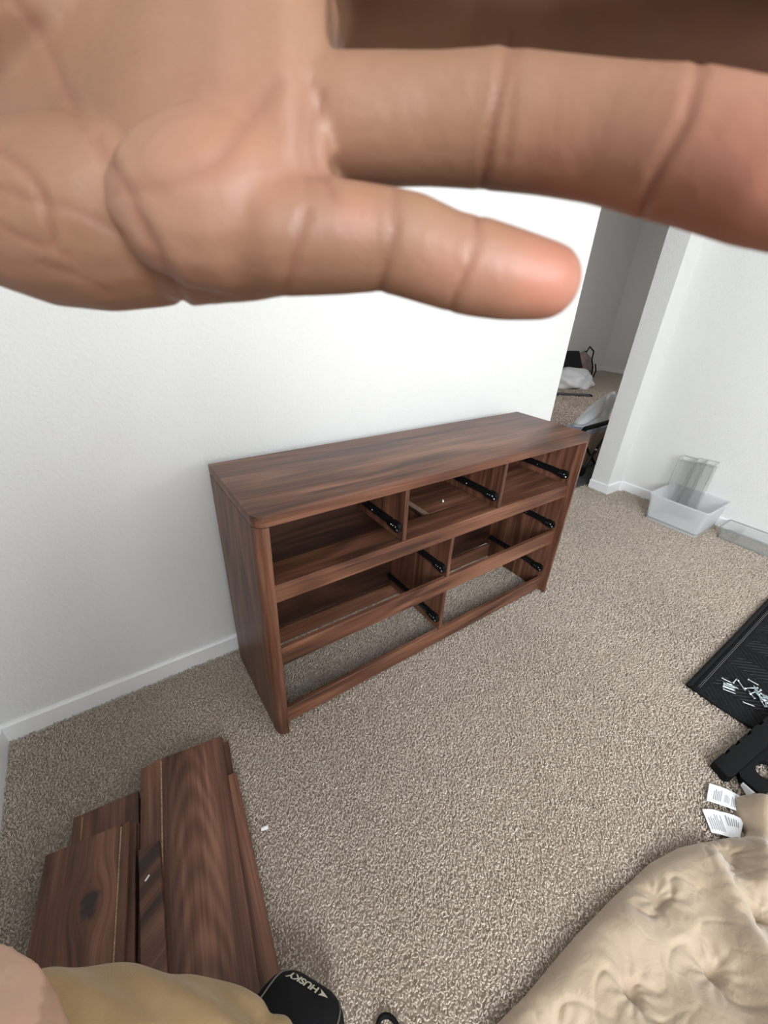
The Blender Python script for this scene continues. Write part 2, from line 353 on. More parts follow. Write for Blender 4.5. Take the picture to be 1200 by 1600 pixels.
# ------------------------------------------------------------------ the dresser
DW, DD, DH, G = 1.3631, 0.3776, 0.78, 0.0639
def dresser():
    t = empty('dresser', (0, -G, 0), label='long walnut dresser frame without its drawers against the white wall', cat='dresser')
    y = lambda v: v + G                                   # world depth to the dresser's own depth
    yb, yf = 0.0, -DD; R = .030; T = .034
    # top with rounded front corners
    poly = [(DW, yb), (0, yb)] + arc(R, yf+R, R, PI, 1.5*PI) + arc(DW-R, yf+R, R, 1.5*PI, 2*PI)
    B().prism(poly, .7515, DH, bev=.0015).make('top_panel', WX, t, auto=35)
    for s in (0, 1):
        fx = (lambda u: u) if s == 0 else (lambda u: DW-u)
        pl = [(fx(0), yb)] + [(fx(a), b) for a, b in arc(R, yf+R, R, PI, 1.5*PI)] + [(fx(T), yf), (fx(T), yb)]
        B().prism(pl if s == 0 else pl[::-1], .0, .7495, bev=.001).make('side_panel', WZ, t, auto=35)
    B().box(T, DW-T, -.0045, -.0005, .08, .7495).make('back_panel', wood('walnut_shaded_back', 0, dark=.38), t)  # walnut colour darkened to deepen the shade inside the frame
    B().box(T, DW-T, -.018, -.003, .004, .076, .001).make('back_rail', WX, t)
    x0, x1 = T+.0004, DW-T-.0004; fy = y(-.415)
    B().box(x0, x1, fy, fy+.016, .502, .5425, .001).box(x0, x1, fy-.0005, fy+.100, .543, .559, .001).make('upper_rail', WX, t)
    B().box(x0, x1, fy, fy+.016, .268, .334, .0012).make('middle_rail', WX, t)
    B().box(x0, x1, fy, fy+.016, .012, .078, .0012).make('base_rail', WX, t)
    # upper dividers, the centre divider, and the loose support boards seen through the openings
    for xa, xb in ((.455, .4695), (.8895, .9045)):
        B().box(xa, xb, y(-.4125), -.006, .5595, .750, .0008).make('divider', WZ, t)
    B().box(.673, .688, y(-.4125), -.019, .0785, .5015, .0008).make('divider', WZ, t)
    B().box(.648, .8885, fy+.1005, -.006, .543, .559, .0005).make('support_board', WX, t)
    B().box(.6455, .6478, fy+.1005, -.006, .543, .5592).make('board_edge', plain('pale_edge', (.30, .20, .15), .6), t, label='pale edge band of the centre support board')
    B().box(.905, x1, fy+.1005, -.006, .543, .559, .0005).make('shelf_board', WX, t)
    # ball bearing drawer runners
    def runner(x, z):
        b = B(); L0, L1 = y(-.408), y(-.078)
        pr = [(0, -.014), (-.003, -.014), (-.0035, -.010), (-.010, -.009), (-.0115, 0), (-.010, .009), (-.0035, .010), (-.003, .014), (0, .014)]
        b.prism(pr, L0+.05, L1, axis=1)
        r = b.make('drawer_runner', BLACKM, t); 
        # front latch with a rounded nose
        n = [(L0, -.010), (L0-.0, .006), (L0+.006, .016), (L0+.03, .017), (L0+.05, .011), (L0+.06, .008), (L0+.06, -.010), (L0+.012, -.017)]
        c = B(); c.prism(n, -.014, -.0005, axis=0); ch = c.make('latch', BLACKP, r)
        for k, (dy, dz, rr) in enumerate(((.008, -.006, .0042), (.017, .002, .0034), (.030, .001, .002), (.040, .001, .002), (.15, .0, .0026))):
            q = B(); xx = -.0142 if k < 4 else -.0117
            q.loft([[(xx-h, L0+dy+ra*math.cos(a), dz+ra*math.sin(a)) for a in [2*PI*i/8 for i in range(8)]] for h, ra in ((0, rr), (.0012, rr*.7))])
            q.make('screw', STEEL, r, smooth=False)
        r.location = (x, 0, z)
        return r
    for x, z in ((.4548, .603), (.8893, .603), (1.3288, .597), (.6728, .366), (.6728, .130), (1.3288, .357), (1.3288, .121)): runner(x, z)
    return t
dresser()
B().tube([(.752, -.272, .5625), (.758, -.262, .5625)], .0035, 8).make('plastic_plug', WHITEP, label='small white plug on the support board inside the dresser', cat='plug')

# ------------------------------------------------------------------ loose boards on the carpet
def board(name, label, c, rz, w_, l_, z0, th, groove=None, m=WY, clip=0.0, label_g=None):
    """c is the far left corner seen from the photographer; the board runs width +x, length -y in its own frame"""
    t = empty(name, (c[0], c[1], z0), rz, label=label, cat='board')
    e = .0012
    if groove:
        g0, g1 = groove; pr = [(e, 0), (w_-e, 0), (w_, e), (w_, th-e), (w_-e, th), (g1, th), (g1, th-.004), (g0, th-.004), (g0, th), (e, th), (0, th-e), (0, e)]
    else:
        pr = [(e, 0), (w_-e, 0), (w_, e), (w_, th-e), (w_-e, th), (e, th), (0, th-e), (0, e)]
    b = B()
    b.loft([[(u, yy, v) for u, v in pr] for yy in (0.0, -l_)])
    if clip:
        for v in b.bm.verts:
            if v.co.x < clip and v.co.y > -1e-6: v.co.y -= (clip-v.co.x)*.9
    b.make('panel', m, t)
    if groove:
        rows = []; n = 60
        for i in range(n+1):
            j = rng.uniform(-.0005, .0005); k = rng.uniform(-.0006, .0006)
            rows.append((groove[0]+.0001, groove[1]-.0001, -l_*i/n - (.0 if i else clip*.0), th-.0039 + rng.uniform(.0022, .0040)))
        vs = []; fs = []
        for i, (a, c2, yy, zz) in enumerate(rows):
            vs += [(a, yy if i else yy-.006, th-.0039), (a, yy if i else yy-.006, zz), (c2, yy if i else yy-.006, zz), (c2, yy if i else yy-.006, th-.0039)]
            if i:
                o = 4*i
                for q in range(4): fs.append((o-4+q, o-4+(q+1) % 4, o+(q+1) % 4, o+q))
        fs += [(3, 2, 1, 0), (4*n, 4*n+1, 4*n+2, 4*n+3)]
        pyobj('groove', vs, fs, CHIP, t, label='raw pale chipboard showing in the groove')
    return t
WCATH = wood('walnut_figured', 1, contour=5.0, arch=(.118, 50.0, 12.0, .062))
WKNOT = wood('walnut_knot', 1, knot=(.098, -.138, .016, .026), contour=8.0)
WDIAG = wood('walnut_diagonal', 0, rot=-0.6, dark=.8)
A1 = math.atan2(-.152, .988)
Z = .0025
board('wood_board', 'large arch-grained walnut board on top of the right stack', (-.3575, -.345), A1, .210, .57, .036, .016, (.0465, .0495), WCATH, .010)
board('wood_board', 'walnut board directly under the arch-grained board, set back along it', (-.345, -.470), math.atan2(-.11, .99), .201, .45, .0195, .016)
board('wood_board', 'lowest walnut board of the right stack, edge just showing at the far corner', (-.345, -.345), A1, .212, .55, Z, .0165)
board('wood_strip', 'narrow dark walnut strip with slanting grain resting on the large board', (-.3900, -.568), math.atan2(-.107, .99), .0445, .33, .0525, .021, None, WDIAG)
A2 = math.atan2(-.025, .164)
board('wood_board', 'walnut board with a dark knot on top of the left stack', (-.560, -.472), A2, .166, .40, .069, .016, (.1465, .1495), WKNOT)
board('wood_board', 'walnut board just under the knotted board', (-.553, -.476), A2+.02, .168, .40, .0528, .016)
board('wood_board', 'walnut board third from the top under the knotted board', (-.549, -.470), A2-.01, .170, .40, .0363, .016)
board('wood_board', 'walnut board jutting out beyond the knotted board towards the wall', (-.518, -.383), math.atan2(-.016, .142), .1435, .42, .0196, .0163, (.0180, .0205))
board('wood_board', 'lowest walnut board of the left stack lying on the carpet', (-.512, -.396), math.atan2(-.016, .142), .140, .42, Z, .0165)
B().tube([(-.134, -.650, .003), (-.118, -.655, .005)], [.0045, .0055], 8).make('plastic_plug', WHITEP, label='small white plastic plug lying on the carpet beside the boards', cat='plug')
B().tube([(-.385, -.640, .0757), (-.376, -.633, .0757)], .0018, 6).make('plastic_plug', WHITEP, label='tiny white peg lying on the narrow dark strip', cat='plug')

# ------------------------------------------------------------------ black quilted mat with the hardware
def quilt():
    t = empty('quilted_mat', (1.328, -1.078, 0), label='black quilted fabric mat with loose screws on it', cat='mat')
    nx, ny = 150, 90; W_, L_ = .92, .44
    vs = []; fs = []
    for j in range(ny+1):
        for i in range(nx+1):
            u, v = i/nx*W_, j/ny*L_
            x = u + .006*math.sin(v*31)*(1 if u < .02 else 0)
            yy = -v
            if i == 0: x += .012*math.exp(-((v-.065)/.018)**2)*-1
            # herringbone stitch channels
            a = ((u*.9 + (v if int(u/.085) % 2 == 0 else -v)*1.0) / .021) % 1.0
            z = .011 - .0035*math.exp(-((a-.5)/.09)**2) - .003*math.exp(-(((u/.085) % 1.0-.0)/.05)**2)
            e = min(u, v, W_-u, L_-v)
            z = z*min(1, .35+e/.02) + .0012*math.sin(u*14)*math.sin(v*19)
            vs.append((x, yy, z))
    n1 = nx+1
    for j in range(ny):
        for i in range(nx): fs.append((j*n1+i, j*n1+i+1, (j+1)*n1+i+1, (j+1)*n1+i))
    pyobj('quilt', vs, fs, BLACKF, t, True)
    b = B(); b.tube([(-.004, .004, .010), (W_/2, .002, .011), (W_+.004, .004, .010)], .0085, 8); b.make('binding', BLACKF, t, True)
    b = B(); b.tube([(.000, .0, .008)]+[(.0+.004*math.sin(k*1.3)-(.012*math.exp(-((k-1.6)/.5)**2)), -.04*k, .007) for k in range(1, 12)], .007, 8); b.make('binding', BLACKF, t, True)
    st = B()
    st.tube([(.02, -.024, .0125), (W_, -.024, .0125)], .0008, 4); st.tube([(.02, -.019, .0125), (W_, -.019, .0125)], .0006, 4)
    st.make('seam', GREYST, t, label='grey stitched seam along the bound edge')
    # stitched herringbone lines
    q = B()
    for k in range(10):
        for r in range(-10, 24):
            u0, u1 = k*.085+.004, (k+1)*.085-.004; s = 1 if k % 2 == 0 else -1
            v0 = .021*r*1.0; v1 = v0 - s*(u1-u0)*.9
            pts = []
            for e in range(4):
                u = u0+(u1-u0)*e/3; v = v0+(v1-v0)*e/3
                if .03 < v < .42: pts.append((u, -v, .0121))
            if len(pts) > 1: q.tube(pts, .0008, 3)
    q.make('stitching', plain('dim_thread', (.04, .04, .04), .8), t, kind='stuff')
    return t
quilt()
def screw_mesh(L=.034):
    b = B()
    prof = [(0, .0035), (.0015, .0045), (.0035, .0035), (.0045, .0019), (L*.85, .0019), (L, .0003)]
    b.loft([[(x-L/2, r*math.cos(a), r*math.sin(a)) for a in [2*PI*i/7 for i in range(7)]] for x, r in prof])
    return b
first = None
def screw(x, y, a, z, L, label, group=None, tilt=0.0):
    global first
    if first is None:
        o = screw_mesh().make('screw', STEEL, None, False, 40); first = o
    else:
        o = first.copy(); COL.objects.link(o)
        for k in ('label', 'category', 'group'):
            if k in o: del o[k]
    o.location = (x, y, z); o.rotation_euler = (0, tilt, a); o.scale = (L/.034, 1, 1)
    o['label'] = label; o['category'] = 'screw'
    if group: o['group'] = group
def seg(p, q, z, label, group=None, L=None):
    d = V(q)-V(p); screw((p[0]+q[0])/2, (p[1]+q[1])/2, math.atan2(d.y, d.x), z, max(.02, d.length), label, group)
ZM = .0150
seg((1.466, -1.130), (1.473, -1.160), ZM, 'silver screw touching the tip of another just above the small cluster')
seg((1.474, -1.163), (1.515, -1.164), ZM, 'silver screw slanting up from the small cluster on the mat')
seg((1.508, -1.168), (1.474, -1.203), ZM, 'lone silver screw between the cluster and the big pile')
seg((1.546, -1.188), (1.549, -1.222), ZM, 'lone silver screw above the big pile on the mat')
seg((1.408, -1.214), (1.424, -1.246), ZM, 'lone silver screw below the big pile, nearest the mat edge')
for k, (p, q) in enumerate((((1.445, -1.142), (1.466, -1.165)), ((1.437, -1.144), (1.452, -1.178)), ((1.430, -1.147), (1.445, -1.182)),
                            ((1.421, -1.147), (1.437, -1.180)), ((1.412, -1.152), (1.428, -1.188)), ((1.450, -1.150), (1.461, -1.185)))):
    seg(p, q, ZM+.002*(k % 2), 'silver screw in the small tight cluster on the black mat', 'screws in the small cluster')
for k in range(26):
    cx, cy = 1.482+rng.randn()*.017, -1.248+rng.randn()*.022; a = rng.uniform(0, 6.28) if k % 3 else .75+rng.randn()*.15
    screw(cx, cy, a, ZM+.0035*(k % 4), .034, 'silver screw in the big loose pile on the black mat', 'screws in the big pile', rng.uniform(-.12, .12))

# ------------------------------------------------------------------ black plastic case with a handle
def case():
    t = empty('tool_case', (1.054, -1.242, 0), math.atan2(-.031, .246), label='black plastic case edge with slots and an oval handle hole beside comforter', cat='case')
    t.rotation_euler = (0, -.045, math.atan2(-.031, .246))
    # slotted edge band with three notches
    L_ = .42; W_ = .052; h = .034
    out = [(0, 0)]
    for s0 in (.055, .115, .185, .26, .33): out += [(s0, 0), (s0, -.009), (s0+.026, -.009), (s0+.026, 0)]
    out += [(L_, 0), (L_, -W_), (.004, -W_), (-.012, -.044)]
    B().prism(out[::-1], .004, h, bev=.002).make('edge_band', BLACKP, t, auto=40)
    # flat panel below the band with an oval finger hole
    rings = []; c = V((.124, -.086)); n = 40; x0, x1, y0, y1 = .030, .34, -.120, -.0524
    for i in range(n):
        a = 2*PI*(i+.5)/n; d = V((math.cos(a), math.sin(a)))
        k = min((x1-c.x)/d.x if d.x > 1e-6 else ((x0-c.x)/d.x if d.x < -1e-6 else 9), (y1-c.y)/d.y if d.y > 1e-6 else ((y0-c.y)/d.y if d.y < -1e-6 else 9))
        p = c + d*k; q = V((c.x+.036*d.x, c.y+.0235*d.y)); q2 = V((c.x+.033*d.x, c.y+.0205*d.y))
        rings.append([(p.x, p.y, .006), (p.x, p.y, .024), (q.x, q.y, .024), (q2.x, q2.y, .019), (q2.x, q2.y, .008)])
    B().loft(rings, closed=True).make('handle_panel', BLACKP, t, auto=40)
case()

# ------------------------------------------------------------------ comforter
def comforter():
    t = empty('comforter', (.5, -1.5, 0), label='rumpled tan pinch-pleated comforter heaped on the carpet', cat='comforter')
    ex = [-.02, .0, .03, .10, .20, .35, .49, .63, .73, .80, .865, .905, .935, .965, 1.0, 1.035, 1.07, 1.2, 1.4, 1.75]
    ey = [-1.50, -1.36, -1.26, -1.212, -1.222, -1.228, -1.240, -1.256, -1.283, -1.312, -1.345, -1.372, -1.372, -1.335, -1.322, -1.345, -1.390, -1.505, -1.62, -1.80]
    nx, ny = 420, 250
    X = np.linspace(-.015, 1.6, nx); E_ = np.interp(X, ex, ey)
    kern = np.ones(5)/5; E_ = np.convolve(np.pad(E_, 2, 'edge'), kern, 'valid')
    v = np.linspace(0, 1, ny)**1.5
    gx = np.repeat(X[None], ny, 0); dist = v[:, None]*.95*np.ones_like(gx); gy = E_[None]-dist
    d = np.minimum(dist, np.minimum((gx+.016)*1.2, (1.62-gx)))
    base = .046*(1-np.exp(-d/.022)) + .10*np.clip((dist-.08)/.5, 0, 1)**1.2 + .05*np.clip((gx-.3)/.9, 0, 1)*np.clip(dist/.3, 0, 1)
    pts = np.array(PINCH); r2 = None
    pouf = np.full_like(gx, 9.0); z = base.copy()
    wr = np.zeros_like(gx)
    for k, (px, py) in enumerate(pts):
        dx, dy = gx-px, gy-py; r = np.hypot(dx, dy)+1e-6; th = np.arctan2(dy, dx)
        z -= .024*np.exp(-(r/.013)**2)
        rad = np.zeros_like(gx)
        for s in range(3):
            a0 = k*1.7+s*2.1+.3; da = np.angle(np.exp(1j*(th-a0+.9*np.sin(r*30+k+s)*np.minimum(1, r/.05))))
            rad += np.exp(-np.abs(da*r/.0075)**1.3)*(np.abs(da) < 1.4)
        z -= .014*rad*np.exp(-r/.055)*(1-np.exp(-r/.006))
        wr += .0032*np.sin(th*11+k+4*np.sin(r*40))*np.exp(-r/.045)*(1-np.exp(-r/.015))
        pouf = np.minimum(pouf, r)
    z += .018*(1-np.exp(-(pouf/.055)**2)) + wr
    r = np.random.RandomState(4)
    for k in range(16):
        a = r.uniform(0, PI); f = r.uniform(18, 60); amp = .07/f
        z += amp*np.sin(f*(np.cos(a)*gx+np.sin(a)*gy)+2.2*np.sin(5*gx+3*k)+r.rand()*6)*np.clip(d/.05, 0, 1)
    # three rolling folds running across the heap
    for (ax, ay, bx, by, hgt, wd) in ((.42, -1.60, .80, -1.30, .035, .035), (.62, -1.75, 1.02, -1.47, .045, .04), (.25, -1.52, .62, -1.52, .03, .04), (.80, -1.42, .99, -1.36, .03, .025)):
        L2 = (bx-ax)**2+(by-ay)**2; tt = np.clip(((gx-ax)*(bx-ax)+(gy-ay)*(by-ay))/L2, -.1, 1.1)
        q = np.hypot(gx-ax-tt*(bx-ax), gy-ay-tt*(by-ay)); z += hgt*np.exp(-(q/wd)**2)*np.clip(d/.05, 0, 1)
    fl = np.exp(-((gx-1.0)/.045)**2)*np.exp(-((gy+1.36)/.05)**2); z += .02*fl
    z = np.maximum(z, .004+.03*(1-np.exp(-d/.012)))
    z[0] = .002
    top = np.stack([gx-.5, gy+1.5, z], -1).reshape(-1, 3)
    bot = np.stack([gx-.5, gy+1.5, np.full_like(z, -.002)], -1).reshape(-1, 3)
    fs = []
    for j in range(ny-1):
        o = j*nx
        for i in range(nx-1): fs.append((o+i, o+nx+i, o+nx+i+1, o+i+1))
    nv = nx*ny
    # close the side walls with a skirt
    ring = [i for i in range(nx)] + [j*nx+nx-1 for j in range(1, ny)] + [(ny-1)*nx+i for i in range(nx-2, -1, -1)] + [j*nx for j in range(ny-2, 0, -1)]
    sk = [tuple(bot[i]) for i in ring]; m_ = len(ring)
    verts = [tuple(p) for p in top] + sk
    for k in range(m_): fs.append((ring[k], ring[(k+1) % m_], nv+(k+1) % m_, nv+k))
    mt, nt, b = mat('tan_cotton')
    tc = N(nt, 'ShaderNodeTexCoord'); n = N(nt, 'ShaderNodeTexNoise', Scale=9.0, Detail=4.0); lk(nt, tc.outputs['Object'], n.inputs['Vector'])
    rr = ramp(nt, [(.3, (.375, .280, .190)), (.7, (.45, .345, .245))]); lk(nt, n.outputs[0], rr.inputs[0]); lk(nt, rr.outputs[0], b.inputs['Base Color'])
    b.inputs['Roughness'].default_value = .62; b.inputs['Sheen Weight'].default_value = .4; b.inputs['Specular IOR Level'].default_value = .35
    w1 = N(nt, 'ShaderNodeTexNoise', Scale=420.0, Detail=2.0); lk(nt, tc.outputs['Object'], w1.inputs['Vector'])
    n2 = N(nt, 'ShaderNodeTexNoise', Scale=38.0, Detail=5.0, Distortion=1.2); lk(nt, tc.outputs['Object'], n2.inputs['Vector'])
    ad = N(nt, 'ShaderNodeMath', operation='MULTIPLY_ADD'); lk(nt, w1.outputs[0], ad.inputs[0]); ad.inputs[1].default_value = .12; lk(nt, n2.outputs[0], ad.inputs[2])
    bump(nt, b, ad.outputs[0], .5, .004)
    pyobj('cover', verts, fs, mt, t, True)
    # sewn-in care labels
    def tag(name, quad, z, label, lines, curl=.004):
        q = [V((*p, 0)) for p in quad]; nU, nV = 8, 4; vs = []; f2 = []
        fn = lambda u, v_: (q[0].lerp(q[1], u)).lerp(q[3].lerp(q[2], u), v_) + V((-.5, 1.5, z + curl*math.sin(u*3.1)*(.5+v_) + .002*u))
        for th in (0.0, -.0006):
            for j in range(nV+1):
                for i in range(nU+1): vs.append(fn(i/nU, j/nV)+V((0, 0, th)))
        k = (nU+1)*(nV+1)
        for j in range(nV):
            for i in range(nU):
                a = j*(nU+1)+i; f2.append((a, a+1, a+nU+2, a+nU+1)); f2.append((k+a, k+a+nU+1, k+a+nU+2, k+a+1))
        for i in range(nU): 
            f2.append((i, k+i, k+i+1, i+1)); a = nV*(nU+1)+i; f2.append((a, a+1, k+a+1, k+a))
        for j in range(nV):
            a = j*(nU+1); f2.append((a, a+nU+1, k+a+nU+1, k+a)); a += nU; f2.append((a, k+a, k+a+nU+1, a+nU+1))
        o = pyobj(name, vs, f2, TAGW, t, False, label=label)
        lv = []; lf = []
        for (u0, u1, v0, v1) in lines:
            c = [fn(u0, v0), fn(u1, v0), fn(u1, v1), fn(u0, v1)]; b0 = len(lv)
            lv += [p+V((0, 0, .0006)) for p in c]; lf.append((b0, b0+1, b0+2, b0+3))
        if lv: pyobj('print', lv, lf, TAGI, o)
    def text_lines(cols):
        L = []
        for (u0, u1, va, vb, n) in cols:
            for i in range(n):
                u = u0+(u1-u0)*i/n; e = va+(vb-va)*rng.uniform(.6, 1.0); L.append((u, u+(u1-u0)/n*.45, va, e))
        return L
    tag('care_label', [(.928, -1.277), (.975, -1.352+.004), (1.024, -1.336), (.990, -1.262)], .012, 'larger white care label printed in columns', text_lines([(.16, .40, .15, .85, 5), (.46, .62, .2, .8, 4), (.66, .84, .12, .88, 4)]) + [(.90, .94, .1, .6)])
    tag('care_label', [(.852, -1.318), (.880, -1.352), (.930, -1.312), (.895, -1.280)], .008, 'shorter white care label bent away', text_lines([(.12, .9, .15, .85, 7)]))
    tag('care_label', [(.880, -1.352), (.900, -1.366), (.958, -1.356), (.928, -1.309)], .010, 'white care label tucked under the tan edge', text_lines([(.15, .85, .45, .9, 6)]))
    tag('care_label', [(1.062, -1.316), (1.076, -1.318), (1.062, -1.352), (1.040, -1.340)], .012, 'small white label sticking up at the corner', [], .012)
PINCH = [(.36, -1.34), (.52, -1.42), (.36, -1.5), (.56, -1.30), (.70, -1.44), (.55, -1.56), (.80, -1.36), (.87, -1.48), (.72, -1.60), (1.05, -1.47), (.20, -1.30), (.18, -1.45), (1.0, -1.62)]
comforter()

# ------------------------------------------------------------------ clear plastic boxes by the right wall
def clear(name, tint, rough, diff, alpha):
    m = D.materials.new(name); m.use_nodes = True; nt = m.node_tree; nt.nodes.clear()
    out = N(nt, 'ShaderNodeOutputMaterial'); tr = N(nt, 'ShaderNodeBsdfTransparent'); tr.inputs[0].default_value = (*tint, 1)
    df = N(nt, 'ShaderNodeBsdfDiffuse'); df.inputs[0].default_value = (*diff, 1)
    tl = N(nt, 'ShaderNodeBsdfTranslucent'); tl.inputs[0].default_value = (*diff, 1)
    gl = N(nt, 'ShaderNodeBsdfGlossy'); gl.inputs['Roughness'].default_value = rough
    m0 = N(nt, 'ShaderNodeMixShader'); m0.inputs[0].default_value = .25; lk(nt, df.outputs[0], m0.inputs[1]); lk(nt, tl.outputs[0], m0.inputs[2])
    m1 = N(nt, 'ShaderNodeMixShader'); m1.inputs[0].default_value = alpha; lk(nt, tr.outputs[0], m1.inputs[1]); lk(nt, m0.outputs[0], m1.inputs[2])
    fr = N(nt, 'ShaderNodeValue'); fr.outputs[0].default_value = .05
    m2 = N(nt, 'ShaderNodeMixShader'); lk(nt, fr.outputs[0], m2.inputs[0]); lk(nt, m1.outputs[0], m2.inputs[1]); lk(nt, gl.outputs[0], m2.inputs[2])
    lk(nt, m2.outputs[0], out.inputs[0]); return m
MILKY = clear('milky_plastic', (.97, .975, .985), .2, (.95, .955, .97), .38)
CLEAR = clear('clear_plastic', (.96, .965, .96), .08, (.88, .89, .87), .10)
RIMC = clear('clear_plastic_rim', (.80, .82, .81), .1, (.55, .56, .55), .5)
def open_box(b, x0, x1, y0, y1, z0, z1, tp, th=.003, r=.02):
    """open-topped thin-walled box tapering inwards by tp at the bottom, with rounded corners"""
    def rr(x0, x1, y0, y1, r, z):
        p = arc(x1-r, y1-r, r, 0, PI/2, 4) + arc(x0+r, y1-r, r, PI/2, PI, 4) + arc(x0+r, y0+r, r, PI, 1.5*PI, 4) + arc(x1-r, y0+r, r, 1.5*PI, 2*PI, 4)
        return [(u, v, z) for u, v in p]
    rings = [rr(x0+tp, x1-tp, y0+tp, y1-tp, r, z0), rr(x0, x1, y0, y1, r, z1), rr(x0+th, x1-th, y0+th, y1-th, r*.9, z1), rr(x0+tp+th, x1-tp-th, y0+tp+th, y1-tp-th, r*.9, z0+th)]
    b.loft(rings)
    return rr
def bins():
    t = empty('storage_bin', (2.73, -.465, 0), label='translucent milky plastic storage bin on carpet against the right wall', cat='bin')
    b = B(); rr = open_box(b, -.165, .160, -.168, .165, 0.0, .176, .018, .0028, .022); b.make('tub', MILKY, t, auto=40)
    b = B(); b.loft([rr(-.172, .167, -.175, .172, .026, .170), rr(-.172, .167, -.175, .172, .026, .180), rr(-.163, .158, -.166, .163, .022, .180), rr(-.163, .158, -.166, .163, .022, .170)], closed=True); b.make('rim', MILKY, t, auto=40)
    b = B(); b.loft([rr(-.151, .146, -.154, .151, .02, .014), rr(-.150, .145, -.153, .150, .02, .024), rr(-.1475, .1425, -.1505, .1475, .02, .024), rr(-.1475, .1425, -.1505, .1475, .02, .014)], closed=True); b.make('foot_ridge', RIMC, t, auto=40)
    # tall clear trays standing on end inside
    for k, (ya, yb, zt, lab) in enumerate(((-.385, -.300, .385, 'leftmost of three clear trays standing on end in the milky bin'),
                                           (-.436, -.390, .395, 'middle one of three clear trays standing on end in the milky bin'),
                                           (-.497, -.441, .400, 'rightmost of three clear trays standing on end in the milky bin'))):
        q = empty('organizer_tray', (2.80, (ya+yb)/2, .0045), label=lab, cat='tray', group='clear trays standing in the bin')
        q.rotation_euler = (0, math.radians(5), 0)
        hw = (yb-ya)/2; b = B()
        # a long shallow box on end: floor towards the wall, opening towards the room
        b.box(.050, .0525, -hw, hw, 0, zt-.03); b.box(-.02, .05, -hw, -hw+.0025, 0, zt-.01); b.box(-.02, .05, hw-.0025, hw, 0, zt-.01); b.box(-.02, .05, -hw+.0025, hw-.0025, 0, .0025); b.box(-.02, .05, -hw+.0025, hw-.0025, zt-.0325, zt-.03)
        b.make('tray_shell', CLEAR, q)
        b = B(); b.tube([(-.02, -hw+.001, .0), (-.02, -hw+.001, zt-.02), (-.014, -hw+.001, zt-.008), (.05, -hw+.001, zt-.004), (.05, hw-.001, zt-.004), (-.014, hw-.001, zt-.008), (-.02, hw-.001, zt-.02), (-.02, hw-.001, 0)], .0018, 6)
        b.make('rim', RIMC, q, True)
    q = empty('organizer_tray', (2.80, -.86, 0), label='empty long clear plastic tray lying on the carpet right of the bin', cat='tray')
    b = B(); rr = open_box(b, -.085, .090, -.185, .185, .004, .072, .012, .0028, .014); b.make('tray_shell', CLEAR, q, auto=40)
    b = B(); b.loft([rr(-.089, .094, -.189, .189, .016, .068), rr(-.089, .094, -.189, .189, .016, .074), rr(-.083, .088, -.183, .183, .013, .074), rr(-.083, .088, -.183, .183, .013, .068)], closed=True); b.make('rim', RIMC, q, auto=40)
    b = B(); b.loft([rr(-.076, .081, -.176, .176, .013, .003), rr(-.077, .082, -.177, .177, .013, .012), rr(-.0715, .0765, -.1715, .1715, .012, .012), rr(-.0715, .0765, -.1715, .1715, .012, .003)], closed=True); b.make('foot_ridge', RIMC, q, auto=40)
    b = B(); b.box(-.070, .075, .098, .1005, .008, .058); b.make('tray_divider', CLEAR, q)
bins()

# ------------------------------------------------------------------ things in the next room, seen through the opening
def crumple(name, c, size, m, seed, label, cat, amp=.16, flat=.0):
    b = B(); bmesh.ops.create_icosphere(b.bm, subdivisions=4, radius=1.0); r = np.random.RandomState(seed)
    w_ = [(r.randn(3)*2.6, r.rand()*6.28, r.rand()) for _ in range(14)]
    for v in b.bm.verts:
        p = np.array(v.co); k = 1+amp*sum(a*math.sin(q@p*1.5+f_) for q, f_, a in w_)/3.0
        p = p*k*np.array(size)
        v.co = V((p[0], p[1], max(p[2], -size[2]*.55)))
    zmin = min(v.co.z for v in b.bm.verts)
    for v in b.bm.verts: v.co.z -= zmin
    o = b.make(name, m, None, True, label=label, cat=cat); o.location = c
    return o
BAGW = plain('white_polythene', (.87, .88, .90), .35, noise=.06, nscale=14, bumpd=.004, bscale=60)
PINKC = plain('greyish_pink_cloth', (.30, .225, .215), .85, noise=.25, nscale=9)
o = crumple('plastic_bag', (3.23, .545, .3185), (.215, .088, .165), BAGW, 3, 'crumpled white plastic bag lying on the boxes beyond the opening', 'bag', .26)
for v in o.data.vertices: v.co.z *= .72+.55*max(-1, min(1, v.co.x/.2))
def cart():
    t = empty('folding_cart', (2.95, .34, FLZ), label='black folding cart frame standing just beyond the opening', cat='cart')
    b = B(); b.tube([(-.22, 0, .30), (-.215, 0, .385), (-.19, 0, .41), (.30, 0, .425)], .018, 10); b.make('handle_rail', BLACKP, t, True)
    b = B(); b.tube([(.20, .0, .36), (-.12, -.02, .038)], .012, 8); b.make('strut', BLACKM, t, True)
    b = B(); b.tube([(-.16, .04, .34), (.22, .05, .037)], .012, 8); b.make('strut', BLACKM, t, True)
    b = B(); b.ball((.04, -.013, .21), .010, 8, 6); b.make('pivot', STEEL, t, True)
    b = B(); b.tube([(-.12, -.045, .0605), (-.12, .015, .0605)], .034, 16); b.make('wheel', BLACKP, t, auto=40)
    b = B(); b.box(-.50, .30, -.135, .095, .004, .026, .004); b.make('base_tray', plain('dark_grey_fabric', (.045, .046, .046), .8), t)
cart()
def parcel(name, x0, x1, y0, y1, z0, z1, m, label, cat):
    t = empty(name, ((x0+x1)/2, (y0+y1)/2, z0), label=label, cat=cat); w_, d_, h_ = (x1-x0)/2, (y1-y0)/2, z1-z0
    B().box(-w_, w_, -d_, d_, 0, h_, .004).make('carton', m, t)
    B().box(-.02, .02, -d_-.0008, d_+.0008, h_*.0, h_+.0008).make('tape', plain(name+'_tape', (.36, .27, .19), .3), t)
